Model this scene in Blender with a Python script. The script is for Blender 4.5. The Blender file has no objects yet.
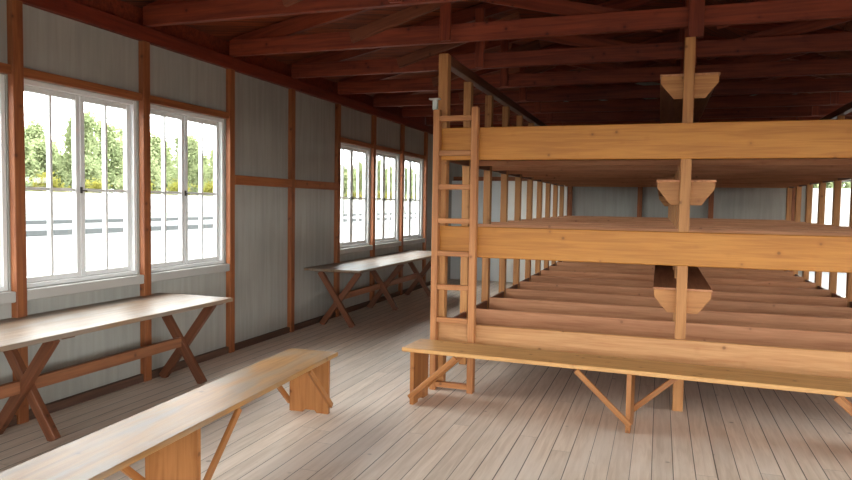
import bpy, bmesh, math, random
from mathutils import Vector, Matrix

random.seed(7)
C = bpy.context.scene.collection
SC = bpy.context.scene

# ------------------------------------------------------------------ camera
yaw, pitch, roll, FPX = 0.328464595, 0.0528574, 0.0155370, 685.06
cy, sy, cp, sp = math.cos(yaw), math.sin(yaw), math.cos(pitch), math.sin(pitch)
fwd = Vector((-sy * cp, cy * cp, -sp)); right0 = Vector((cy, sy, 0)); up0 = right0.cross(fwd)
right = math.cos(roll) * right0 + math.sin(roll) * up0
up = -math.sin(roll) * right0 + math.cos(roll) * up0
cam = bpy.data.objects.new('camera', bpy.data.cameras.new('camera')); C.objects.link(cam)
cam.matrix_world = Matrix(((right.x, up.x, -fwd.x, 0), (right.y, up.y, -fwd.y, 0), (right.z, up.z, -fwd.z, 1.6), (0, 0, 0, 1)))
cam.data.sensor_fit = 'HORIZONTAL'; cam.data.sensor_width = 36; cam.data.lens = FPX / 852 * 36
cam.data.clip_start = 0.05; cam.data.clip_end = 1000
SC.camera = cam

# ------------------------------------------------------------------ overcast sky and exposure
SKY = 5.0
world = bpy.data.worlds.new('overcast_sky'); SC.world = world; world.use_nodes = True
bg = world.node_tree.nodes['Background']
bg.inputs[0].default_value = (0.97, 0.985, 1.0, 1); bg.inputs[1].default_value = SKY
SC.view_settings.view_transform = 'Standard'; SC.view_settings.look = 'None'
SC.view_settings.gamma = 1; SC.view_settings.use_curve_mapping = False
SC.view_settings.exposure = 1.68
SC.cycles.use_denoising = True
SC.cycles.diffuse_bounces = 6; SC.cycles.max_bounces = 14; SC.cycles.transparent_max_bounces = 24

# ------------------------------------------------------------------ room measures
XL, XR = -4.28, 4.64            # inner faces of the long walls
YB, YF = 14.0, -4.0             # back wall, wall behind the camera
WT = 0.12                       # wall thickness
P0, PP = 3.617, 1.253            # wall posts: centre of the first, spacing
XC = (XL + XR) / 2              # ridge line
SILL, HEAD = 0.95, 2.44         # window opening
def post_y(k): return P0 + PP * k
WBAYS = [-6, -5, -4, -1, 0, 1, 4, 5, 6]     # bays that hold a window, left wall
RBAYS = [-6, -5, -4, -3, -2, -1, 0, 1, 4, 5, 6]   # right wall, unseen; extra bays glazed to let in more daylight

def portal(name, loc, rot, w, h):
    l = bpy.data.lights.new(name, 'AREA'); l.shape = 'RECTANGLE'; l.size = w; l.size_y = h
    l.cycles.is_portal = True
    o = bpy.data.objects.new(name, l); C.objects.link(o); o.location = loc; o.rotation_euler = rot
for k in WBAYS:
    yc = post_y(k) + PP / 2
    portal('daylight_portal', (XL - WT - 0.03, yc, 1.7), (math.pi / 2, 0, -math.pi / 2), 1.1, 1.45)
for k in RBAYS:
    yc = post_y(k) + PP / 2
    portal('daylight_portal', (XR + WT + 0.03, yc, 1.7), (math.pi / 2, 0, math.pi / 2), 1.1, 1.45)

# ------------------------------------------------------------------ helpers
def lin(r, g, b):
    f = lambda c: (c / 255 / 12.92) if c / 255 <= 0.04045 else ((c / 255 + 0.055) / 1.055) ** 2.4
    return (f(r), f(g), f(b), 1)

def tag(o, label=None, cat=None, group=None, kind=None):
    if label: o['label'] = label
    if cat: o['category'] = cat
    if group: o['group'] = group
    if kind: o['kind'] = kind
    return o

def empty(name, loc=(0, 0, 0), rz=0.0):
    o = bpy.data.objects.new(name, None); C.objects.link(o)
    o.location = loc; o.rotation_euler = (0, 0, rz); o.empty_display_size = 0.1
    return o

def wmat(o):
    m = o.matrix_basis.copy() if o.type != 'EMPTY' else Matrix.LocRotScale(o.location, o.rotation_euler, o.scale)
    return wmat(o.parent) @ m if o.parent else m

def link(name, bm, mat, parent=None, M=None, smooth=False):
    me = bpy.data.meshes.new(name); bm.normal_update(); bm.to_mesh(me); bm.free()
    if smooth:
        for p in me.polygons: p.use_smooth = True
    me.materials.append(mat)
    o = bpy.data.objects.new(name, me); C.objects.link(o)
    if parent is not None: o.parent = parent
    if M is not None: o.matrix_basis = M
    return o

def bbox(bm, x0, x1, y0, y1, z0, z1, bev=0.0):
    r = bmesh.ops.create_cube(bm, size=1)
    for v in r['verts']:
        v.co = Vector(((x0 + x1) / 2 + v.co.x * (x1 - x0), (y0 + y1) / 2 + v.co.y * (y1 - y0), (z0 + z1) / 2 + v.co.z * (z1 - z0)))
    if bev:
        es = list({e for v in r['verts'] for e in v.link_edges})
        bmesh.ops.bevel(bm, geom=es, offset=bev, segments=1, affect='EDGES')

def board(name, a, b, w, t, mat, parent=None, wdir=(0, 0, 1), bev=0.004):
    """a plank from a to b (parent's frame); w is its size along wdir, t across; grain runs along its own x"""
    a, b = Vector(a), Vector(b); x = (b - a).normalized(); L = (b - a).length
    y = Vector(wdir); y = (y - x * y.dot(x)).normalized(); z = x.cross(y)
    bm = bmesh.new(); bbox(bm, -L / 2, L / 2, -w / 2, w / 2, -t / 2, t / 2, min(bev, t / 5))
    c = (a + b) / 2
    M = Matrix(((x.x, y.x, z.x, c.x), (x.y, y.y, z.y, c.y), (x.z, y.z, z.z, c.z), (0, 0, 0, 1)))
    return link(name, bm, mat, parent, M)

def prism(name, pts, y0, y1, mat, parent, M=None, bev=0.003):
    """polygon in x-z extruded along y"""
    bm = bmesh.new()
    f = bm.faces.new([bm.verts.new((x, y0, z)) for x, z in pts])
    r = bmesh.ops.extrude_face_region(bm, geom=[f])
    for v in r['geom']:
        if isinstance(v, bmesh.types.BMVert): v.co.y = y1
    bmesh.ops.recalc_face_normals(bm, faces=bm.faces[:])
    if bev: bmesh.ops.bevel(bm, geom=bm.edges[:], offset=bev, segments=1, affect='EDGES')
    return link(name, bm, mat, parent, M)

def copy_tree(o, parent=None):
    c = o.copy(); C.objects.link(c)
    if parent is not None: c.parent = parent
    for ch in list(o.children): copy_tree(ch, c)
    return c

# ------------------------------------------------------------------ materials
def newmat(name):
    m = bpy.data.materials.new(name); m.use_nodes = True
    nt = m.node_tree; b = nt.nodes['Principled BSDF']
    return m, nt, b
def N(nt, kind, **kw):
    n = nt.nodes.new(kind)
    for k, v in kw.items(): setattr(n, k, v)
    return n
def math_node(nt, op, a, b=None, c=None):
    n = N(nt, 'ShaderNodeMath', operation=op)
    for i, v in enumerate((a, b, c)):
        if v is None: continue
        if isinstance(v, (int, float)): n.inputs[i].default_value = v
        else: nt.links.new(v, n.inputs[i])
    return n.outputs[0]
def mix(nt, fac, a, b, blend='MIX'):
    n = N(nt, 'ShaderNodeMix', data_type='RGBA', blend_type=blend)
    for i, v in ((0, fac), (6, a), (7, b)):
        if isinstance(v, (int, float)): n.inputs[i].default_value = v
        elif isinstance(v, tuple): n.inputs[i].default_value = v
        else: nt.links.new(v, n.inputs[i])
    return n.outputs[2]
def smooth(nt, v, a, b):
    n = N(nt, 'ShaderNodeMapRange', interpolation_type='SMOOTHSTEP')
    nt.links.new(v, n.inputs[0]); n.inputs[1].default_value = a; n.inputs[2].default_value = b
    return n.outputs[0]
def noise(nt, vec, scale, detail=4, dist=0.0, rough=0.55):
    n = N(nt, 'ShaderNodeTexNoise'); nt.links.new(vec, n.inputs['Vector'])
    n.inputs['Scale'].default_value = scale; n.inputs['Detail'].default_value = detail
    n.inputs['Distortion'].default_value = dist; n.inputs['Roughness'].default_value = rough
    return n.outputs['Fac']
def mapping(nt, vec, scale=(1, 1, 1), rot=(0, 0, 0)):
    n = N(nt, 'ShaderNodeMapping'); nt.links.new(vec, n.inputs[0])
    n.inputs['Scale'].default_value = scale; n.inputs['Rotation'].default_value = rot
    return n.outputs[0]

def wood(name, light, dark, rough=0.6, knot=0.8, vary=0.16, seams=0.0, wear=None, wear_amt=0.0, grain=1.0, spec=0.4):
    m, nt, bs = newmat(name)
    tc = N(nt, 'ShaderNodeTexCoord').outputs['Object']
    rnd = N(nt, 'ShaderNodeObjectInfo').outputs['Random']
    off = N(nt, 'ShaderNodeVectorMath', operation='SCALE'); off.inputs[0].default_value = (13.1, 7.7, 5.3)
    nt.links.new(rnd, off.inputs['Scale'])
    add = N(nt, 'ShaderNodeVectorMath', operation='ADD'); nt.links.new(tc, add.inputs[0]); nt.links.new(off.outputs[0], add.inputs[1])
    v = add.outputs[0]
    vor = N(nt, 'ShaderNodeTexVoronoi'); vor.inputs['Scale'].default_value = 6.5; nt.links.new(v, vor.inputs['Vector'])
    kd = vor.outputs['Distance']
    g1 = noise(nt, mapping(nt, v, (0.55, 9, 9)), 3.0, 5, 0.7)
    g2 = noise(nt, mapping(nt, v, (1.5, 60, 60)), 3.0, 3, 0.2)
    g3 = noise(nt, v, 1.3, 3)
    f = math_node(nt, 'ADD', math_node(nt, 'MULTIPLY', smooth(nt, g1, 0.3, 0.72), 0.62 * grain), math_node(nt, 'MULTIPLY', g2, 0.4 * grain))
    f = math_node(nt, 'ADD', f, math_node(nt, 'MULTIPLY', smooth(nt, kd, 0.26, 0.08), 0.25 * knot))
    col = mix(nt, math_node(nt, 'MINIMUM', f, 1.0), light, dark)
    kc = tuple(c * 0.35 for c in dark[:3]) + (1,)
    col = mix(nt, math_node(nt, 'MULTIPLY', smooth(nt, kd, 0.115, 0.045), knot * 0.8), col, kc)
    val = math_node(nt, 'ADD', 1 - vary, math_node(nt, 'MULTIPLY', rnd, 2 * vary))
    val = math_node(nt, 'MULTIPLY', val, math_node(nt, 'ADD', 0.86, math_node(nt, 'MULTIPLY', g3, 0.28)))
    hsv = N(nt, 'ShaderNodeHueSaturation'); nt.links.new(col, hsv.inputs['Color']); nt.links.new(val, hsv.inputs['Value'])
    col = hsv.outputs[0]
    if wear:
        w1 = smooth(nt, noise(nt, mapping(nt, v, (0.7, 3.0, 3.0)), 2.2, 6, 0.4), 0.40, 0.66)
        col = mix(nt, math_node(nt, 'MULTIPLY', w1, wear_amt), col, wear)
        w2 = smooth(nt, noise(nt, mapping(nt, v, (1.0, 6, 6)), 4.5, 6, 0.6), 0.70, 0.78)
        col = mix(nt, math_node(nt, 'MULTIPLY', w2, 0.35), col, dark)
    if seams:
        sx = N(nt, 'ShaderNodeSeparateXYZ'); nt.links.new(tc, sx.inputs[0])
        fr = math_node(nt, 'FRACT', math_node(nt, 'ADD', math_node(nt, 'DIVIDE', sx.outputs[1], seams), 0.5))
        d = math_node(nt, 'ABSOLUTE', math_node(nt, 'SUBTRACT', fr, 0.5))
        s = smooth(nt, d, 0.003 / seams, 0.0012 / seams)
        col = mix(nt, math_node(nt, 'MULTIPLY', s, 0.75), col, (0.03, 0.018, 0.01, 1))
    nt.links.new(col, bs.inputs['Base Color'])
    bs.inputs['Roughness'].default_value = rough; bs.inputs['Specular IOR Level'].default_value = spec
    bp = N(nt, 'ShaderNodeBump'); bp.inputs['Strength'].default_value = 0.12; bp.inputs['Distance'].default_value = 0.01
    nt.links.new(g2, bp.inputs['Height']); nt.links.new(bp.outputs[0], bs.inputs['Normal'])
    return m

def plain(name, col, rough=0.5, metal=0.0, var=0.06, scale=6):
    m, nt, bs = newmat(name)
    tc = N(nt, 'ShaderNodeTexCoord').outputs['Object']
    n = noise(nt, tc, scale, 5)
    c2 = tuple(c * (1 - 3 * var) for c in col[:3]) + (1,)
    nt.links.new(mix(nt, n, col, c2), bs.inputs['Base Color'])
    bs.inputs['Roughness'].default_value = rough; bs.inputs['Metallic'].default_value = metal
    return m

def fibreboard(name, light, dark):
    m, nt, bs = newmat(name)
    tc = N(nt, 'ShaderNodeTexCoord').outputs['Object']
    a = noise(nt, mapping(nt, tc, (7, 7, 0.5)), 2.2, 5, 0.3)
    b = noise(nt, tc, 1.6, 4)
    f = smooth(nt, math_node(nt, 'ADD', math_node(nt, 'MULTIPLY', a, 0.65), math_node(nt, 'MULTIPLY', b, 0.35)), 0.34, 0.66)
    nt.links.new(mix(nt, f, light, dark), bs.inputs['Base Color']); bs.inputs['Roughness'].default_value = 0.85
    bs.inputs['Specular IOR Level'].default_value = 0.2
    return m

def planks(name, light, dark, w, gap, rot=0.0, length=3.6, rough=0.7, wear=None, gapcol=(0.02, 0.014, 0.01, 1), vary=0.25, bump=True, nails=False):
    """boards running along y after turning the plane by rot"""
    m, nt, bs = newmat(name)
    tc = N(nt, 'ShaderNodeTexCoord').outputs['Object']
    v = mapping(nt, tc, (1, 1, 1), (0, 0, rot))
    s = N(nt, 'ShaderNodeSeparateXYZ'); nt.links.new(v, s.inputs[0])
    q = math_node(nt, 'DIVIDE', s.outputs[0], w)
    idx = math_node(nt, 'FLOOR', q); fr = math_node(nt, 'FRACT', q)
    wn = N(nt, 'ShaderNodeTexWhiteNoise', noise_dimensions='1D'); nt.links.new(idx, wn.inputs['W'])
    yq = math_node(nt, 'ADD', math_node(nt, 'DIVIDE', s.outputs[1], length), math_node(nt, 'MULTIPLY', wn.outputs[0], 9.0))
    jy = math_node(nt, 'FRACT', yq); idy = math_node(nt, 'FLOOR', yq)
    wn2 = N(nt, 'ShaderNodeTexWhiteNoise', noise_dimensions='2D')
    cb = N(nt, 'ShaderNodeCombineXYZ'); nt.links.new(idx, cb.inputs[0]); nt.links.new(idy, cb.inputs[1]); nt.links.new(cb.outputs[0], wn2.inputs['Vector'])
    r = wn2.outputs[0]
    cb2 = N(nt, 'ShaderNodeCombineXYZ'); nt.links.new(s.outputs[0], cb2.inputs[0]); nt.links.new(s.outputs[1], cb2.inputs[1]); nt.links.new(math_node(nt, 'MULTIPLY', r, 40.0), cb2.inputs[2])
    gv = cb2.outputs[0]
    g1 = noise(nt, mapping(nt, gv, (14, 0.9, 1)), 2.4, 6, 0.6)
    g2 = noise(nt, mapping(nt, gv, (90, 3, 1)), 2.0, 3)
    f = math_node(nt, 'ADD', math_node(nt, 'MULTIPLY', smooth(nt, g1, 0.3, 0.72), 0.55), math_node(nt, 'MULTIPLY', g2, 0.4))
    col = mix(nt, f, light, dark)
    vor = N(nt, 'ShaderNodeTexVoronoi', voronoi_dimensions='3D'); vor.inputs['Scale'].default_value = 3.4; nt.links.new(gv, vor.inputs['Vector'])
    col = mix(nt, math_node(nt, 'MULTIPLY', smooth(nt, vor.outputs['Distance'], 0.075, 0.035), 0.6), col, tuple(c * 0.3 for c in dark[:3]) + (1,))
    if wear:
        wv = smooth(nt, noise(nt, mapping(nt, v, (2.0, 0.8, 1)), 1.1, 6, 0.5), 0.42, 0.68)
        col = mix(nt, math_node(nt, 'MULTIPLY', wv, 0.55), col, wear)
        sp_ = smooth(nt, noise(nt, mapping(nt, gv, (9, 2.2, 1)), 3.0, 6, 0.8), 0.64, 0.74)
        col = mix(nt, math_node(nt, 'MULTIPLY', sp_, 0.45), col, dark)
    hsv = N(nt, 'ShaderNodeHueSaturation'); nt.links.new(col, hsv.inputs['Color'])
    nt.links.new(math_node(nt, 'ADD', 1 - vary / 2, math_node(nt, 'MULTIPLY', r, vary)), hsv.inputs['Value'])
    col = hsv.outputs[0]
    d = math_node(nt, 'SUBTRACT', 0.5, math_node(nt, 'ABSOLUTE', math_node(nt, 'SUBTRACT', fr, 0.5)))
    # gaps of unequal width
    gw = math_node(nt, 'MULTIPLY', math_node(nt, 'ADD', 0.4, wn.outputs[0]), gap / w)
    gm = math_node(nt, 'SUBTRACT', 1.0, smooth(nt, math_node(nt, 'DIVIDE', d, gw), 0.45, 1.0))
    dj = math_node(nt, 'SUBTRACT', 0.5, math_node(nt, 'ABSOLUTE', math_node(nt, 'SUBTRACT', jy, 0.5)))
    gj = math_node(nt, 'MULTIPLY', math_node(nt, 'SUBTRACT', 1.0, smooth(nt, dj, 0.0003, 0.0006)), 0.55)
    g = math_node(nt, 'MAXIMUM', gm, gj)
    col = mix(nt, math_node(nt, 'MULTIPLY', g, 0.85), col, gapcol)
    nt.links.new(col, bs.inputs['Base Color']); bs.inputs['Roughness'].default_value = rough
    bs.inputs['Specular IOR Level'].default_value = 0.35
    if bump:
        bp = N(nt, 'ShaderNodeBump'); bp.inputs['Strength'].default_value = 0.35; bp.inputs['Distance'].default_value = 0.006
        hh = math_node(nt, 'SUBTRACT', math_node(nt, 'MULTIPLY', g2, 0.2), g)
        nt.links.new(hh, bp.inputs['Height']); nt.links.new(bp.outputs[0], bs.inputs['Normal'])
    return m

def glass(name):
    m, nt, bs = newmat(name); nt.nodes.remove(bs)
    out = nt.nodes['Material Output']
    t = N(nt, 'ShaderNodeBsdfTransparent'); t.inputs[0].default_value = (0.96, 0.98, 0.97, 1)
    g = N(nt, 'ShaderNodeBsdfGlossy'); g.inputs['Roughness'].default_value = 0.02
    lw = N(nt, 'ShaderNodeLayerWeight'); lw.inputs[0].default_value = 0.5
    fz = math_node(nt, 'ADD', 0.03, math_node(nt, 'MULTIPLY', math_node(nt, 'POWER', lw.outputs['Facing'], 5.0), 0.8))
    mx = N(nt, 'ShaderNodeMixShader')
    nt.links.new(fz, mx.inputs[0]); nt.links.new(t.outputs[0], mx.inputs[1]); nt.links.new(g.outputs[0], mx.inputs[2])
    nt.links.new(mx.outputs[0], out.inputs[0])
    return m

def leafmat(name, a, b):
    m, nt, bs = newmat(name); out = nt.nodes['Material Output']
    geo = N(nt, 'ShaderNodeNewGeometry'); rpi = geo.outputs['Random Per Island']
    oi = N(nt, 'ShaderNodeObjectInfo').outputs['Random']
    f = math_node(nt, 'ADD', math_node(nt, 'MULTIPLY', rpi, 0.6), math_node(nt, 'MULTIPLY', oi, 0.4))
    col = mix(nt, f, a, b)
    d = N(nt, 'ShaderNodeBsdfDiffuse'); t = N(nt, 'ShaderNodeBsdfTranslucent'); mx = N(nt, 'ShaderNodeMixShader'); mx.inputs[0].default_value = 0.4
    nt.links.new(col, d.inputs[0]); nt.links.new(col, t.inputs[0])
    nt.links.new(d.outputs[0], mx.inputs[1]); nt.links.new(t.outputs[0], mx.inputs[2]); nt.links.new(mx.outputs[0], out.inputs[0])
    nt.nodes.remove(bs)
    return m

M = {}
M['post'] = wood('stained_post_wood', lin(164, 100, 56), lin(118, 60, 30), rough=0.55, vary=0.10)
M['redpost'] = wood('red_stained_wood', lin(130, 48, 24), lin(86, 26, 12), rough=0.6, vary=0.10)
M['truss'] = wood('roof_timber', lin(146, 64, 36), lin(90, 30, 13), rough=0.6, vary=0.14)
M['roof'] = planks('roof_sheathing', lin(150, 70, 32), lin(70, 24, 9), 0.13, 0.009, rot=math.radians(38), length=3.0, rough=0.75, vary=0.5)
M['floor'] = planks('floor_boards', lin(232, 216, 200), lin(196, 176, 156), 0.125, 0.004, rot=0.0, length=4.2, rough=0.5, wear=lin(226, 214, 202), vary=0.14)
M['panel'] = fibreboard('grey_fibreboard', lin(166, 163, 155), lin(153, 150, 142))
M['whitewood'] = plain('white_painted_wood', lin(226, 226, 224), 0.45, 0, 0.02)
M['door'] = plain('cream_painted_wood', lin(244, 242, 234), 0.5, 0, 0.02)
M['glass'] = glass('window_glass')
M['bunk'] = wood('bunk_front_pine', lin(202, 138, 58), lin(164, 100, 34), rough=0.5, vary=0.05)
M['bunkpost'] = wood('bunk_post_pine', lin(196, 140, 84), lin(154, 98, 52), rough=0.55, vary=0.08)
M['bunkred'] = wood('bunk_inner_pine', lin(208, 150, 108), lin(172, 112, 76), rough=0.55, vary=0.12, knot=0.6)
M['bed'] = wood('bed_platform_pine', lin(172, 116, 80), lin(128, 78, 50), rough=0.6, vary=0.12, seams=0.14)
M['shelf'] = wood('shelf_pine', lin(158, 132, 106), lin(120, 94, 72), rough=0.32, vary=0.05)
M['ladder'] = wood('ladder_pine', lin(190, 132, 82), lin(148, 90, 50), rough=0.55, vary=0.08)
M['bench'] = wood('bench_pine', lin(180, 122, 70), lin(140, 86, 44), rough=0.42, vary=0.05)
M['benchtop'] = wood('worn_bench_top', lin(180, 134, 80), lin(140, 96, 54), rough=0.42, vary=0.04, wear=lin(142, 130, 114), wear_amt=0.65, spec=0.35)
M['tabletop'] = wood('scrubbed_table_top', lin(146, 120, 94), lin(112, 84, 62), rough=0.45, vary=0.05, seams=0.27, wear=lin(132, 122, 112), wear_amt=0.8, spec=0.35)
M['tableleg'] = wood('table_leg_wood', lin(122, 74, 48), lin(84, 46, 28), rough=0.5, vary=0.12)
M['metal'] = plain('pale_metal', lin(208, 212, 206), 0.35, 0.6)
M['iron'] = plain('dark_iron', lin(60, 54, 50), 0.45, 0.7)
M['stretcher'] = wood('table_stretcher_wood', lin(150, 96, 62), lin(108, 64, 40), rough=0.5, vary=0.08)
M['litbunk'] = wood('top_lit_front_board_pine', lin(206, 156, 104), lin(170, 112, 66), rough=0.5, vary=0.03)  # paler than the upper boards: light from above put into the colour
M['strut'] = wood('roof_strut_wood', lin(140, 80, 52), lin(96, 46, 28), rough=0.6, vary=0.1)
M['floorrail'] = wood('floor_rail_wood', lin(104, 76, 60), lin(70, 48, 38), rough=0.7, vary=0.08, knot=0.3)
M['sill'] = plain('shaded_white_sill_paint', lin(178, 174, 168), 0.5, 0, 0.03)  # white paint greyed, the dimmer light on the sills put into the colour
M['litwall'] = plain('lit_end_wall_board', lin(226, 232, 232), 0.6, 0, 0.02, 2)
M['honeytop'] = wood('honey_bench_top', lin(216, 168, 108), lin(176, 126, 74), rough=0.45, vary=0.03)
M['gravel'] = plain('pale_gravel', lin(68, 68, 67), 0.95, 0, 0.05, 0.4)
M['grass'] = plain('faded_grass', lin(54, 60, 46), 0.95, 0, 0.06, 0.3)
M['concrete'] = plain('grey_concrete', lin(58, 60, 60), 0.9, 0, 0.05, 2)
M['render'] = plain('white_rendered_wall', lin(128, 128, 126), 0.9, 0, 0.03, 0.6)
M['bark'] = plain('pale_bark', lin(96, 90, 82), 0.9, 0, 0.15, 3)
M['leaf'] = leafmat('spring_leaves', lin(116, 128, 90), lin(138, 142, 106))
M['leaf_yellow'] = leafmat('yellow_green_leaves', lin(104, 106, 50), lin(124, 116, 56))

def struct(name, label, cat, bm, mat):
    return tag(link(name, bm, mat), label, cat, None, 'structure')
def sboard(name, label, cat, *a, **kw):
    return tag(board(name, *a, **kw), label, cat, None, 'structure')

# ------------------------------------------------------------------ shell
bm = bmesh.new(); bbox(bm, XL - WT, XR + WT, YF - WT, YB + WT, -0.12, 0)
struct('floor', 'worn grey-beige plank floor of the barrack room', 'floor', bm, M['floor'])
bm = bmesh.new(); bbox(bm, -400, 200, -200, 420, -0.72, -0.5)
struct('ground', 'pale gravel yard outside the windows', 'ground', bm, M['gravel'])

ROOFZ, SLOPE = 3.30, 0.22       # underside of the sheathing at the walls, rise per metre
def long_wall(name, label, x0, x1, bays):
    bm = bmesh.new()
    ys = [YF - WT]
    bbox(bm, x0, x1, YF - WT, YB + WT, -0.12, SILL)
    bbox(bm, x0, x1, YF - WT, YB + WT, HEAD, 3.09)
    edge = YF - WT
    for k in bays:
        bbox(bm, x0, x1, edge, post_y(k) + 0.05, SILL, HEAD); edge = post_y(k + 1) - 0.05
    bbox(bm, x0, x1, edge, YB + WT, SILL, HEAD)
    return struct(name, label, 'wall', bm, M['panel'])
long_wall('wall_left', 'grey fibreboard wall with two rows of windows on the left', XL - WT, XL, WBAYS)
long_wall('wall_right', 'grey fibreboard window wall on the far right side', XR, XR + WT, RBAYS)

# back wall with a glazed doorway on the right and a cream door on the left of the bunk
DX0, DX1, DH = 2.50, 3.60, 2.16
RIDGE = ROOFZ + SLOPE * (XC - XL)
def gable(bm, y0, y1, zlow):
    f = bm.faces.new([bm.verts.new((x, y0, z)) for x, z in ((XL, zlow), (XR, zlow), (XR, ROOFZ), (XC, RIDGE), (XL, ROOFZ))])
    r = bmesh.ops.extrude_face_region(bm, geom=[f])
    for v in r['geom']:
        if isinstance(v, bmesh.types.BMVert): v.co.y = y1
bm = bmesh.new()
bbox(bm, XL, DX0, YB, YB + WT, -0.12, DH); bbox(bm, DX1, XR, YB, YB + WT, -0.12, DH)
gable(bm, YB, YB + WT, DH); bmesh.ops.recalc_face_normals(bm, faces=bm.faces[:])
struct('wall_back', 'grey end wall seen between the bunk tiers', 'wall', bm, M['panel'])
bm = bmesh.new()
FW = [(-4.0, -1.5), (-1.1, 1.4), (1.8, 4.3)]  # unseen openings made large to bring fill daylight into the room
bbox(bm, XL, XR, YF - WT, YF, -0.12, 0.5)
for xa, xb in ((XL, -4.0), (-1.5, -1.1), (1.4, 1.8), (4.3, XR)): bbox(bm, xa, xb, YF - WT, YF, 0.5, 2.7)
gable(bm, YF - WT, YF, 2.7); bmesh.ops.recalc_face_normals(bm, faces=bm.faces[:])
struct('wall_front', 'unseen grey end wall behind the camera, windows widened for fill light', 'wall', bm, M['panel'])
for a, b in FW:
    portal('daylight_portal', ((a + b) / 2, YF - WT - 0.03, 1.6), (math.pi / 2, 0, 0), b - a, 2.2)
portal('daylight_portal', ((DX0 + DX1) / 2, YB + WT + 0.03, 1.08), (math.pi / 2, 0, math.pi), DX1 - DX0, DH)

# roof sheathing: two slopes in one shell
bm = bmesh.new()
def slab(pts):
    lo = [bm.verts.new(p) for p in pts]; hi = [bm.verts.new((p[0], p[1], p[2] + 0.06)) for p in pts]
    bm.faces.new(lo[::-1]); bm.faces.new(hi)
    for i in range(4): bm.faces.new((lo[i], lo[(i + 1) % 4], hi[(i + 1) % 4], hi[i]))
ov = 0.7
slab([(XL - ov, YF - 0.6, ROOFZ - SLOPE * ov), (XC, YF - 0.6, RIDGE), (XC, YB + 0.6, RIDGE), (XL - ov, YB + 0.6, ROOFZ - SLOPE * ov)])
slab([(XC, YF - 0.6, RIDGE), (XR + ov, YF - 0.6, ROOFZ - SLOPE * ov), (XR + ov, YB + 0.6, ROOFZ - SLOPE * ov), (XC, YB + 0.6, RIDGE)])
bmesh.ops.recalc_face_normals(bm, faces=bm.faces[:])
struct('ceiling', 'dark red-brown diagonal board sheathing under the roof', 'ceiling', bm, M['roof'])

# ------------------------------------------------------------------ wall timbers
TN = [0]
def trim(label, cat, *a, **kw):
    TN[0] += 1
    return sboard('trim_%d' % TN[0], label, cat, *a, **kw)
ORD = ['first', 'second', 'third', 'fourth', 'fifth', 'sixth', 'seventh', 'eighth', 'ninth', 'tenth']
bayname = {-1: 'the window cut by the left edge of the photo', 0: 'the nearest full window', 1: 'the second window from the left',
           4: 'the nearest of the three far windows', 5: 'the middle of the three far windows', 6: 'the farthest of the three far windows'}
for k in range(-5, 9):
    y = post_y(k)
    where = ('%s stained wall post counted from the left edge of the photo' % ORD[k]) if 0 <= k < 8 else ('stained wall post in the far left corner' if k == 8 else 'stained wall post behind the camera on the left wall')
    m = M['post']
    trim(where, 'post', (XL + 0.0275, y, 0.0), (XL + 0.0275, y, 2.955), 0.085, 0.055, m, wdir=(0, 1, 0))
    trim('stained wall post on the right side wall', 'post', (XR - 0.05, y, 0.0), (XR - 0.05, y, 2.975), 0.10, 0.10, M['redpost'], wdir=(0, 1, 0))
for s, x in (('left', XL + 0.032), ('right', XR - 0.032)):
    trim('long dark red top beam along the %s wall' % s, 'beam', (x, YF + 0.02, 3.018), (x, YB - 0.02, 3.018), 0.125, 0.064, M['redpost'], bev=0.006)
for k in range(-6, 9):
    y0, y1 = post_y(k) + 0.0435, post_y(k + 1) - 0.0435
    if k == 8: continue
    if k in WBAYS:
        nm = bayname.get(k, 'a window behind the camera')
        trim('short stained rail above %s' % nm, 'rail', (XL + 0.02, y0, 2.476), (XL + 0.02, y1, 2.476), 0.066, 0.04, M['post'])
        bm = bmesh.new(); bbox(bm, XL + 0.002, XL + 0.053, y0, y1, 0.868, 0.945, 0.006)
        TN[0] += 1
        struct('trim_%d' % TN[0], 'white window sill board below %s' % nm, 'sill', bm, M['sill'])
    elif k in (2, 3):
        trim('stained middle rail on the blank grey wall, %s half' % ('near' if k == 2 else 'far'), 'rail', (XL + 0.03, y0, 1.82), (XL + 0.03, y1, 1.82), 0.10, 0.06, M['post'])
    # low sill beam between the posts
    trim('low floor rail of the left wall, %s' % ('below ' + bayname[k] if k in bayname else ('below the blank wall, %s half' % ('near' if k == 2 else 'far') if k in (2, 3) else ('by the far corner' if k == 7 else 'behind the camera'))),
         'rail', (XL + 0.02, y0, 0.035), (XL + 0.02, y1, 0.035), 0.07, 0.04, M['floorrail'])

for x0, x1, nm in ((XL - WT + 0.005, XL - WT + 0.045, 'left'), (XR + WT - 0.045, XR + WT - 0.005, 'right')):
    bm = bmesh.new(); bbox(bm, x0, x1, YF, YB, 3.09, 3.27); TN[0] += 1
    struct('trim_%d' % TN[0], 'dark eaves board set back above the %s top beam' % nm, 'eaves board', bm, M['truss'])
bm = bmesh.new(); bbox(bm, XL + 0.075, -3.11, YB - 0.014, YB - 0.001, 0.0, 2.095); TN[0] += 1  # pale board added to carry the daylight brightness of this wall section
struct('trim_%d' % TN[0], 'added pale board standing for the lit end wall left of the cream door', 'lit wall patch', bm, M['litwall'])
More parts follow.
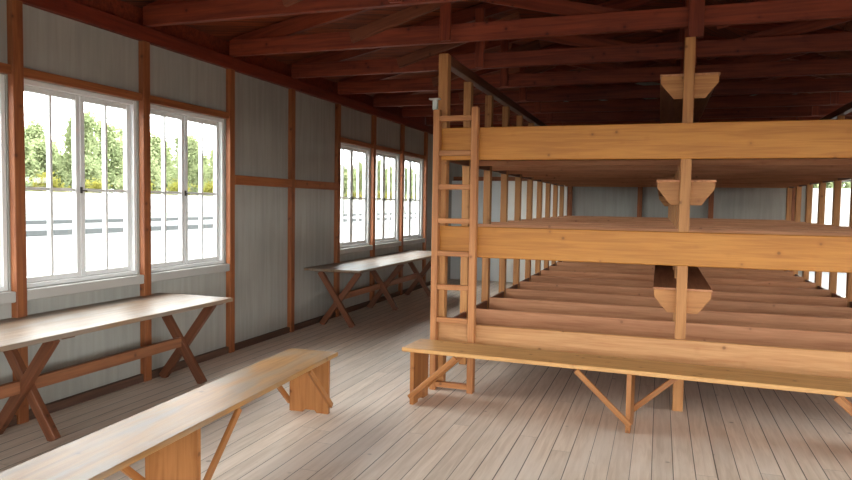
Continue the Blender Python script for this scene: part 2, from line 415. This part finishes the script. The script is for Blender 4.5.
# back wall posts and rails
for i, (x, lab) in enumerate(((-3.06, 'left of the cream door'), (-1.72, 'right of the cream door'), (-0.38, 'left of the centre post'), (0.90, 'right of the centre post'), (2.30, 'left of the bright doorway'))):
    trim('thin stained post on the end wall, %s' % lab, 'post', (x, YB - 0.04, 0), (x, YB - 0.04, 2.95), 0.09, 0.08, M['post'], wdir=(1, 0, 0))
trim('stained rail across the end wall beside the cream door', 'rail', (XL + 0.12, YB - 0.03, 2.14), (-3.11, YB - 0.03, 2.14), 0.08, 0.06, M['post'])
trim('stained header above the cream door', 'rail', (-3.01, YB - 0.03, 2.14), (-1.77, YB - 0.03, 2.14), 0.08, 0.06, M['post'])
trim('dark red beam across the top of the end wall', 'beam', (XL + 0.12, YB - 0.045, 3.03), (XR - 0.12, YB - 0.045, 3.03), 0.11, 0.09, M['redpost'])

# doors
d = tag(empty('door_1', (-2.39, YB, 0)), 'cream painted door in the end wall left of the bunk', 'door', None, 'structure')
bm = bmesh.new(); bbox(bm, -0.61, 0.61, -0.045, -0.003, 0.0, 2.095, 0.004)
for i in range(1, 7): bbox(bm, -0.61 + i * 0.174 - 0.004, -0.61 + i * 0.174 + 0.004, -0.049, -0.044, 0.02, 2.08)
link('door_leaf', bm, M['door'], d)
bm = bmesh.new(); bbox(bm, 0.48, 0.54, -0.10, -0.046, 1.02, 1.05, 0.005); bbox(bm, 0.42, 0.54, -0.115, -0.095, 1.02, 1.05, 0.005)
link('door_handle', bm, M['iron'], d)
d = tag(empty('door_2', ((DX0 + DX1) / 2, YB, 0)), 'bright glazed doorway in the end wall right of the bunk', 'door', None, 'structure')
w = (DX1 - DX0) / 2
bm = bmesh.new()
bbox(bm, -w, -w + 0.06, -0.02, WT, 0, DH); bbox(bm, w - 0.06, w, -0.02, WT, 0, DH); bbox(bm, -w + 0.06, w - 0.06, -0.02, WT, DH - 0.05, DH); bbox(bm, -w + 0.06, w - 0.06, 0.02, WT - 0.02, 0, 0.05)
link('door_frame', bm, M['whitewood'], d)
bm = bmesh.new(); bbox(bm, -w + 0.061, w - 0.061, 0.055, 0.061, 0.051, DH - 0.051)
link('door_glass', bm, M['glass'], d)

# ------------------------------------------------------------------ windows (double casements)
def make_window():
    r = empty('window_1')
    h0, h1, hw = SILL - 1.7, HEAD - 1.7, PP / 2 - 0.052     # origin at the middle of the opening, room towards +x
    bm = bmesh.new()
    for y0, y1, z0, z1 in ((-hw, -hw + 0.035, h0, h1), (hw - 0.035, hw, h0, h1), (-hw + 0.035, hw - 0.035, h1 - 0.035, h1), (-hw + 0.035, hw - 0.035, h0, h0 + 0.03)):
        bbox(bm, -0.118, -0.012, y0, y1, z0, z1, 0.003)
    link('window_frame', bm, M['whitewood'], r)
    a = hw - 0.036
    for xo, nm in ((-0.07, 'casement'),):
        for s in (-1, 1):
            bm = bmesh.new()
            y0, y1 = (-a, -0.004) if s < 0 else (0.004, a)
            z0, z1 = h0 + 0.031, h1 - 0.036
            st = 0.04
            for yy0, yy1, zz0, zz1 in ((y0, y0 + st, z0, z1), (y1 - st, y1, z0, z1), (y0 + st, y1 - st, z1 - st, z1), (y0 + st, y1 - st, z0, z0 + 0.04)):
                bbox(bm, xo - 0.022, xo + 0.022, yy0, yy1, zz0, zz1, 0.003)
            ym = (y0 + y1) / 2
            bbox(bm, xo - 0.02, xo + 0.02, ym - 0.011, ym + 0.011, z0 + 0.04, z1 - st, 0.002)
            zm = 1.667 - 1.7
            bbox(bm, xo - 0.014, xo + 0.014, y0 + st, ym - 0.011, zm - 0.011, zm + 0.011, 0.002)
            bbox(bm, xo - 0.014, xo + 0.014, ym + 0.011, y1 - st, zm - 0.011, zm + 0.011, 0.002)
            cs = link(nm, bm, M['whitewood'], r)
            bm = bmesh.new(); bbox(bm, xo - 0.002, xo + 0.002, y0 + st * 0.7, y1 - st * 0.7, z0 + 0.03, z1 - st * 0.7)
            link('glass_pane', bm, M['glass'], cs)
    bm = bmesh.new(); bbox(bm, -0.048, -0.034, -0.008, 0.008, -0.06, -0.01, 0.002); bbox(bm, -0.036, -0.024, -0.006, 0.045, -0.045, -0.034, 0.002)
    tag(link('window_latch', bm, M['iron'], r), 'small dark iron latch')
    return r
win = make_window(); n = 0
for side in (-1, 1):
    for k in (WBAYS if side < 0 else RBAYS):
        n += 1
        o = win if n == 1 else copy_tree(win)
        o.name = 'window_%d' % n
        o.location = (XL if side < 0 else XR, post_y(k) + PP / 2, 1.7); o.rotation_euler = (0, 0, 0 if side < 0 else math.pi)
        if side < 0 and k in bayname: lab = 'white double casement, ' + bayname[k]
        elif side < 0: lab = 'white double casement window behind the camera on the left wall'
        else: lab = 'unseen white double casement window in the right side wall'
        tag(o, lab, 'window', None, 'structure')
for i, (a, b) in enumerate(FW):
    n += 1
    o = tag(empty('window_%d' % n, ((a + b) / 2, YF, 1.6)), 'unseen window behind the camera, widened for fill light, %s one' % (('left', 'middle', 'right')[i]), 'window', None, 'structure')
    hw = (b - a) / 2; bm = bmesh.new()
    bbox(bm, -hw, -hw + 0.06, -0.11, -0.01, -1.1, 1.1); bbox(bm, hw - 0.06, hw, -0.11, -0.01, -1.1, 1.1)
    bbox(bm, -hw + .06, hw - .06, -0.11, -0.01, 1.04, 1.1); bbox(bm, -hw + .06, hw - .06, -0.11, -0.01, -1.1, -1.04); bbox(bm, -0.03, 0.03, -0.09, -0.03, -1.04, 1.04)
    link('window_frame', bm, M['whitewood'], o)
    bm = bmesh.new(); bbox(bm, -hw + .06, hw - .06, -0.062, -0.058, -1.04, 1.04); link('glass_pane', bm, M['glass'], o)

# ------------------------------------------------------------------ roof trusses
def make_truss():
    t = empty('roof_truss', (XC, 0, 3.087))
    hwid = (XR - XL) / 2 - 0.02
    board('tie_beam', (-hwid, 0, 0.085), (hwid, 0, 0.085), 0.165, 0.06, M['truss'], t, bev=0.005)
    z0 = ROOFZ - 3.087 - 0.085
    ang = 1 / math.sqrt(1 + SLOPE ** 2)
    for s in (-1, 1):
        board('rafter', (s * hwid, 0.062, z0), (s * 0.005, 0.062, z0 + SLOPE * hwid), 0.15, 0.06, M['truss'], t, bev=0.005)
        board('queen_post', (s * 2.10, -0.052, 0.01), (s * 2.10, -0.052, z0 + SLOPE * (hwid - 2.10)), 0.10, 0.04, M['truss'], t, wdir=(1, 0, 0))
        board('strut', (s * 3.05, -0.052, 0.10), (s * 1.66, -0.052, 0.52), 0.11, 0.04, M['strut'], t)
        board('strut', (s * 2.04, 0.052, 0.50), (s * 0.20, 0.052, 0.05), 0.13, 0.04, M['truss'], t)
    board('king_post', (0.05, -0.065, -0.10), (0.05, -0.065, z0 + SLOPE * hwid + 0.03), 0.12, 0.068, M['truss'], t, wdir=(1, 0, 0))
    return t
tr0 = make_truss(); j = 0
for k in range(-5, 9):
    o = tr0 if j == 0 else copy_tree(tr0)
    j += 1
    o.location = (XC, post_y(k) + 0.02 if k < 8 else YB - 0.25, 3.087)
    if k < 1: lab = 'dark red roof truss overhead behind or above the camera'
    else: lab = '%s dark red roof truss counted from the nearest one in view' % ORD[k - 1]
    tag(o, lab, 'roof truss', 'roof trusses')

# ------------------------------------------------------------------ three-tier bunk
BX0, BX1 = -1.842, 2.18
BXC = 0.178
NB, PITCH, BY = 9, 0.868, 5.715
bunk = tag(empty('bunk_bed', (BXC, BY, 0)), 'long three-tier pine bunk with many bays filling the right half of the room', 'bunk bed')
def bl(x, y, z): return (x - BXC, y - BY, z)
PW = 0.085
for k in range(NB + 1):
    y = BY + PITCH * k
    w = PW if k == 0 else 0.075
    for s, xe in ((0, BX0 + w / 2 - (0.02 if k else 0)), (1, BX1 - w / 2)):
        top = 2.888 if k == 0 else 2.80
        board('post', bl(xe, y, 0), bl(xe, y, top), w, 0.09, M['bunkpost'], bunk, wdir=(1, 0, 0))
    board('centre_post', bl(BXC, y, 0), bl(BXC, y, 2.905 if k == 0 else 2.20), 0.078, 0.09, M['bunkpost'], bunk, wdir=(1, 0, 0))
for s, xe in ((0, BX0 + PW / 2), (1, BX1 - PW / 2)):
    board('top_rail', bl(xe, BY + 0.046, 2.845), bl(xe, BY + PITCH * NB + 0.05, 2.845), 0.085, 0.08, M['tableleg'], bunk)
TIERS = [(0.305, 0.575), (1.15, 1.412), (1.975, 2.25)]
for zi, (zb, zt) in enumerate(TIERS):
    zc, h = (zb + zt) / 2, zt - zb
    board('front_board', bl(BX0, BY - 0.0635, zc), bl(BX1, BY - 0.0635, zc), h, 0.035, M['litbunk'] if zi == 0 else M['bunk'], bunk, bev=0.006)
    for k in range(1, NB + 1):
        y = BY + PITCH * k
        board('partition_board', bl(BX0 + 0.08, y - 0.061, zc), bl(BX1 - 0.08, y - 0.061, zc), h, 0.03, M['bunkred'], bunk, bev=0.004)
    for k in range(NB):
        y0, y1 = BY + PITCH * k + 0.046, BY + PITCH * (k + 1) - 0.077
        board('bed_platform', bl(BX0 + 0.09, (y0 + y1) / 2, zb + 0.06), bl(BX1 - 0.09, (y0 + y1) / 2, zb + 0.06), y1 - y0, 0.025, M['bed'], bunk, wdir=(0, 1, 0))
    for xe in (BX0 + 0.035, BX1 - 0.035):
        for k in range(NB):
            y0, y1 = BY + PITCH * k + 0.046, BY + PITCH * (k + 1) - 0.046
            board('end_board', bl(xe, y0, zc - 0.02), bl(xe, y1, zc - 0.02), h - 0.04, 0.03, M['tableleg'], bunk)  # darker wood chosen to carry the shade on the inner faces
SHELVES = [(0.765, 0.945), (1.62, 1.802), (2.45, 2.628)]
for zb, zt in SHELVES:
    board('shelf_plank', bl(BXC + 0.007, BY + 0.046, zt + 0.009), bl(BXC + 0.007, BY + PITCH * NB - 0.05, zt + 0.009), 0.44, 0.018, M['bunkred'], bunk, wdir=(1, 0, 0))
    for k in (0, NB - 1):
        y = BY + PITCH * k
        pts = [(-0.205, zt), (0.219, zt), (0.219, zt - 0.055), (0.125, zb), (-0.105, zb), (-0.205, zt - 0.055)]
        prism('shelf_bracket', pts, y - BY + 0.047, y - BY + 0.077, M['bunkpost'], bunk)

# ------------------------------------------------------------------ ladder
lad = tag(empty('ladder', (-1.648, 5.575, 0)), 'upright pine ladder leaning flat against the left end of the bunk', 'ladder')
for x, top in ((-1.812 + 1.648, 2.395), (-1.48 + 1.648, 2.41)):
    board('stile', (x, 0, 0), (x, 0, top), 0.054, 0.075, M['ladder'], lad, wdir=(1, 0, 0))
for z in (2.32, 2.03, 1.745, 1.458, 1.18, 0.893, 0.61, 0.33, 0.05):
    board('rung', (-0.1365, -0.008, z), (0.1405, -0.008, z), 0.044, 0.05, M['ladder'], lad)
br = tag(empty('metal_bracket', (-1.835, 5.575, 2.397)), 'small pale metal bracket on top of the ladder at its left stile', 'bracket')
bm = bmesh.new(); bbox(bm, -0.02, 0.02, -0.02, 0.02, 0, 0.085, 0.004); link('stem', bm, M['metal'], br)
bm = bmesh.new(); bbox(bm, -0.052, 0.042, -0.022, 0.022, 0.085, 0.098, 0.003); link('plate', bm, M['metal'], br)

# ------------------------------------------------------------------ benches
def make_bench(name, label, loc, rz, L, legs, braces, top):
    """local x along the bench, y = 0 its front long edge, +y to the back; legs: x of each leg; braces: (leg index, 'front'/'back', direction, first leg end)"""
    b = tag(empty(name, loc, rz), label, 'bench', 'long pine benches')
    board('seat', (0, 0.2, 0.445), (L, 0.2, 0.445), 0.40, 0.032, M[top], b, wdir=(0, 1, 0), bev=0.004)
    for x in legs:
        bm = bmesh.new()
        # plank leg with a shallow notch cut into its foot; its own x runs upwards like the grain
        pts = [(0.04, 0), (0.135, 0), (0.15, 0.02), (0.235, 0.02), (0.25, 0), (0.36, 0), (0.36, 0.428), (0.04, 0.428)]
        f = bm.faces.new([bm.verts.new((z - 0.2, y - 0.2, -0.016)) for y, z in pts])
        r = bmesh.ops.extrude_face_region(bm, geom=[f])
        for v in r['geom']:
            if isinstance(v, bmesh.types.BMVert): v.co.z = 0.016
        bmesh.ops.recalc_face_normals(bm, faces=bm.faces[:])
        link('leg', bm, M['bench'], b, Matrix(((0, 0, -1, x), (0, 1, 0, 0.2), (1, 0, 0, 0.2), (0, 0, 0, 1))))
    for i, side, d in braces:
        x = legs[i]; y = 0.026 if side == 'front' else 0.374
        board('brace', (x - d * 0.016, y, 0.06), (x + d * 0.37, y, 0.414), 0.040, 0.025, M['bench'], b)
    return b
# nearer the tables: front edge looks towards +X
make_bench('bench', 'long worn bench with greyed top, parallel to the window wall at the bottom left', (-2.115, 1.30, 0), math.pi / 2 + 0.052, 3.39,
           [0.10, 1.655, 3.315], [(2, 'front', -1), (2, 'back', -1), (1, 'front', 1), (1, 'back', -1), (0, 'front', 1), (0, 'back', 1)], 'benchtop')
make_bench('bench', 'long honey-coloured bench standing in front of the bunk and ladder', (-1.905, 5.03, 0), -0.050, 3.45,
           [0.075, 1.735, 3.37], [(0, 'front', 1), (0, 'back', 1), (1, 'front', -1), (1, 'back', 1), (2, 'front', -1), (2, 'back', -1)], 'honeytop')

# ------------------------------------------------------------------ trestle tables
def make_table(label, y0, y1, legs, flip=-1, dx=0.0):
    t = tag(empty('trestle_table', (-3.875, y0, 0)), label, 'table', 'trestle tables along the window wall')
    L = y1 - y0
    board('tabletop', (0, 0, 0.744), (0, L, 0.744), 0.78, 0.032, M['tabletop'], t, wdir=(1, 0, 0))
    for i, ly in enumerate(legs):
        y = ly - y0; e = 0.0255 if i != flip else -0.0255
        board('leg', (0.14 + dx, y - e, 0.002), (-0.33 + dx, y - e, 0.70), 0.074, 0.05, M['tableleg'], t, wdir=(0, 0, 1))
        board('leg', (-0.33 + dx, y + e, 0.002), (0.20 + dx, y + e, 0.70), 0.074, 0.05, M['tableleg'], t, wdir=(0, 0, 1))
        board('cross_batten', (-0.36, y, 0.713), (0.30, y, 0.713), 0.028, 0.10, M['tableleg'], t)
    for a, b in zip(legs[:-1], legs[1:]):
        board('stretcher', (-0.08, a - y0 + 0.052, 0.355), (-0.08, b - y0 - 0.052, 0.355), 0.085, 0.04, M['stretcher'], t)
    return t
make_table('trestle table with scrubbed pale top under the near windows', 1.72, 5.06, [1.86, 3.40, 5.0], 1)
make_table('trestle table standing under the three far windows', 7.72, 11.6, [7.98, 9.52, 11.15], -1, 0.05)

# ------------------------------------------------------------------ outside
bm = bmesh.new(); bbox(bm, -74, -50, -40, 330, -0.499, -0.44)
struct('lawn', 'strip of faded grass far across the yard', 'grass', bm, M['grass'])
for x, lab in ((-33.0, 'nearer grey concrete foundation strip in the gravel yard'), (-47.5, 'farther grey concrete foundation strip in the gravel yard')):
    bm = bmesh.new(); bbox(bm, x - 0.4, x + 0.6, -30, 300, -0.5, -0.2, 0.02)
    tag(link('foundation_strip', bm, M['concrete']), lab, 'kerb')
bm = bmesh.new(); bbox(bm, -75.4, -75, -60, 360, -0.5, 2.3); bbox(bm, -75.5, -74.9, -60, 360, 2.3, 2.42)
tag(link('boundary_wall', bm, M['render']), 'long white boundary wall at the far side of the yard, below the trees', 'wall')
bm = bmesh.new(); bbox(bm, -4, 30, 27, 27.5, -0.5, 2.35)
tag(link('garden_wall', bm, M['render']), 'white wall seen through the bright doorway right of the bunk', 'wall')

def make_tree(seed, H, R, nl, leaf):
    rng = random.Random(seed)
    t = empty('birch_tree')
    bm = bmesh.new()
    segs = 7
    def limb(p, q, r0, r1):
        p, q = Vector(p), Vector(q); z = (q - p).normalized(); x = z.orthogonal().normalized(); y = z.cross(x)
        a = [bm.verts.new(p + (x * math.cos(i * 6.283 / 6) + y * math.sin(i * 6.283 / 6)) * r0) for i in range(6)]
        b = [bm.verts.new(q + (x * math.cos(i * 6.283 / 6) + y * math.sin(i * 6.283 / 6)) * r1) for i in range(6)]
        for i in range(6): bm.faces.new((a[i], a[(i + 1) % 6], b[(i + 1) % 6], b[i]))
    pts = [Vector((rng.uniform(-.25, .25) * i / 3, rng.uniform(-.25, .25) * i / 3, H * 0.95 * i / segs)) for i in range(segs + 1)]
    for i in range(segs): limb(pts[i], pts[i + 1], 0.24 * (1 - i / segs) + 0.03, 0.24 * (1 - (i + 1) / segs) + 0.03)
    tips = []
    for i in range(26):
        f = rng.uniform(0.22, 0.93); p = pts[0].lerp(pts[-1], f); a = rng.uniform(0, 6.283)
        l = R * (1.15 - f) * rng.uniform(0.6, 1.2) + 0.4
        q = p + Vector((math.cos(a) * l, math.sin(a) * l, l * rng.uniform(0.2, 0.9)))
        limb(p, q, 0.06, 0.015); tips.append((p, q))
    link('trunk', bm, M['bark'], t)
    bm = bmesh.new()
    for i in range(nl):
        p, q = tips[rng.randrange(len(tips))]
        c = p.lerp(q, rng.uniform(0.35, 1.1)) + Vector((rng.gauss(0, .55), rng.gauss(0, .55), rng.gauss(-0.2, .7)))
        s = rng.uniform(0.15, 0.36)
        u = Vector((rng.gauss(0, 1), rng.gauss(0, 1), rng.gauss(0, 1))).normalized(); v = u.orthogonal().normalized()
        bm.faces.new([bm.verts.new(c + u * s), bm.verts.new(c + v * s * .6), bm.verts.new(c - u * s), bm.verts.new(c - v * s * .6)])
    link('foliage', bm, leaf, t)
    return t
protos = [make_tree(1, 15, 3.4, 7500, M['leaf']), make_tree(2, 12, 3.6, 7000, M['leaf']), make_tree(3, 17, 3.2, 7500, M['leaf'])]
low = make_tree(4, 5.2, 2.6, 3000, M['leaf_yellow'])
rng = random.Random(11)
used = set()
def place(p, x, y, sc, lab, grp):
    o = p if p.name not in used else copy_tree(p)
    used.add(p.name)
    o.location = (x, y, -0.5); o.rotation_euler = (0, 0, rng.uniform(0, 6.28)); o.scale = (sc, sc, sc)
    tag(o, lab, 'tree', grp)
i = 0
for xr, ys in ((-90, 52.0), (-104, 57.0), (-118, 66.0), (-132, 70.0)):
    y = ys
    while y < 300:
        place(protos[i % 3], xr - rng.uniform(-1, 1), y, rng.uniform(0.92, 1.05) + (xr + 90) * -0.006, 'pale green birch in the tree line beyond the yard', 'birches beyond the yard')
        i += rng.choice((1, 2)); y += rng.uniform(12.0, 13.0)
y = 54.0
while y < 240:
    place(low, -79.5, y, rng.uniform(0.75, 0.95), 'low yellow-green bush in front of the birches', 'yellow-green bushes beyond the yard')
    y += rng.uniform(8.6, 9.6)
for x, yy in ((0.5, 32.0), (7.2, 33.0), (13.9, 32.0), (20.6, 33.0)):
    place(protos[1], x, yy, 0.62, 'bare-branched tree behind the white wall beyond the doorway', 'trees beyond the doorway')
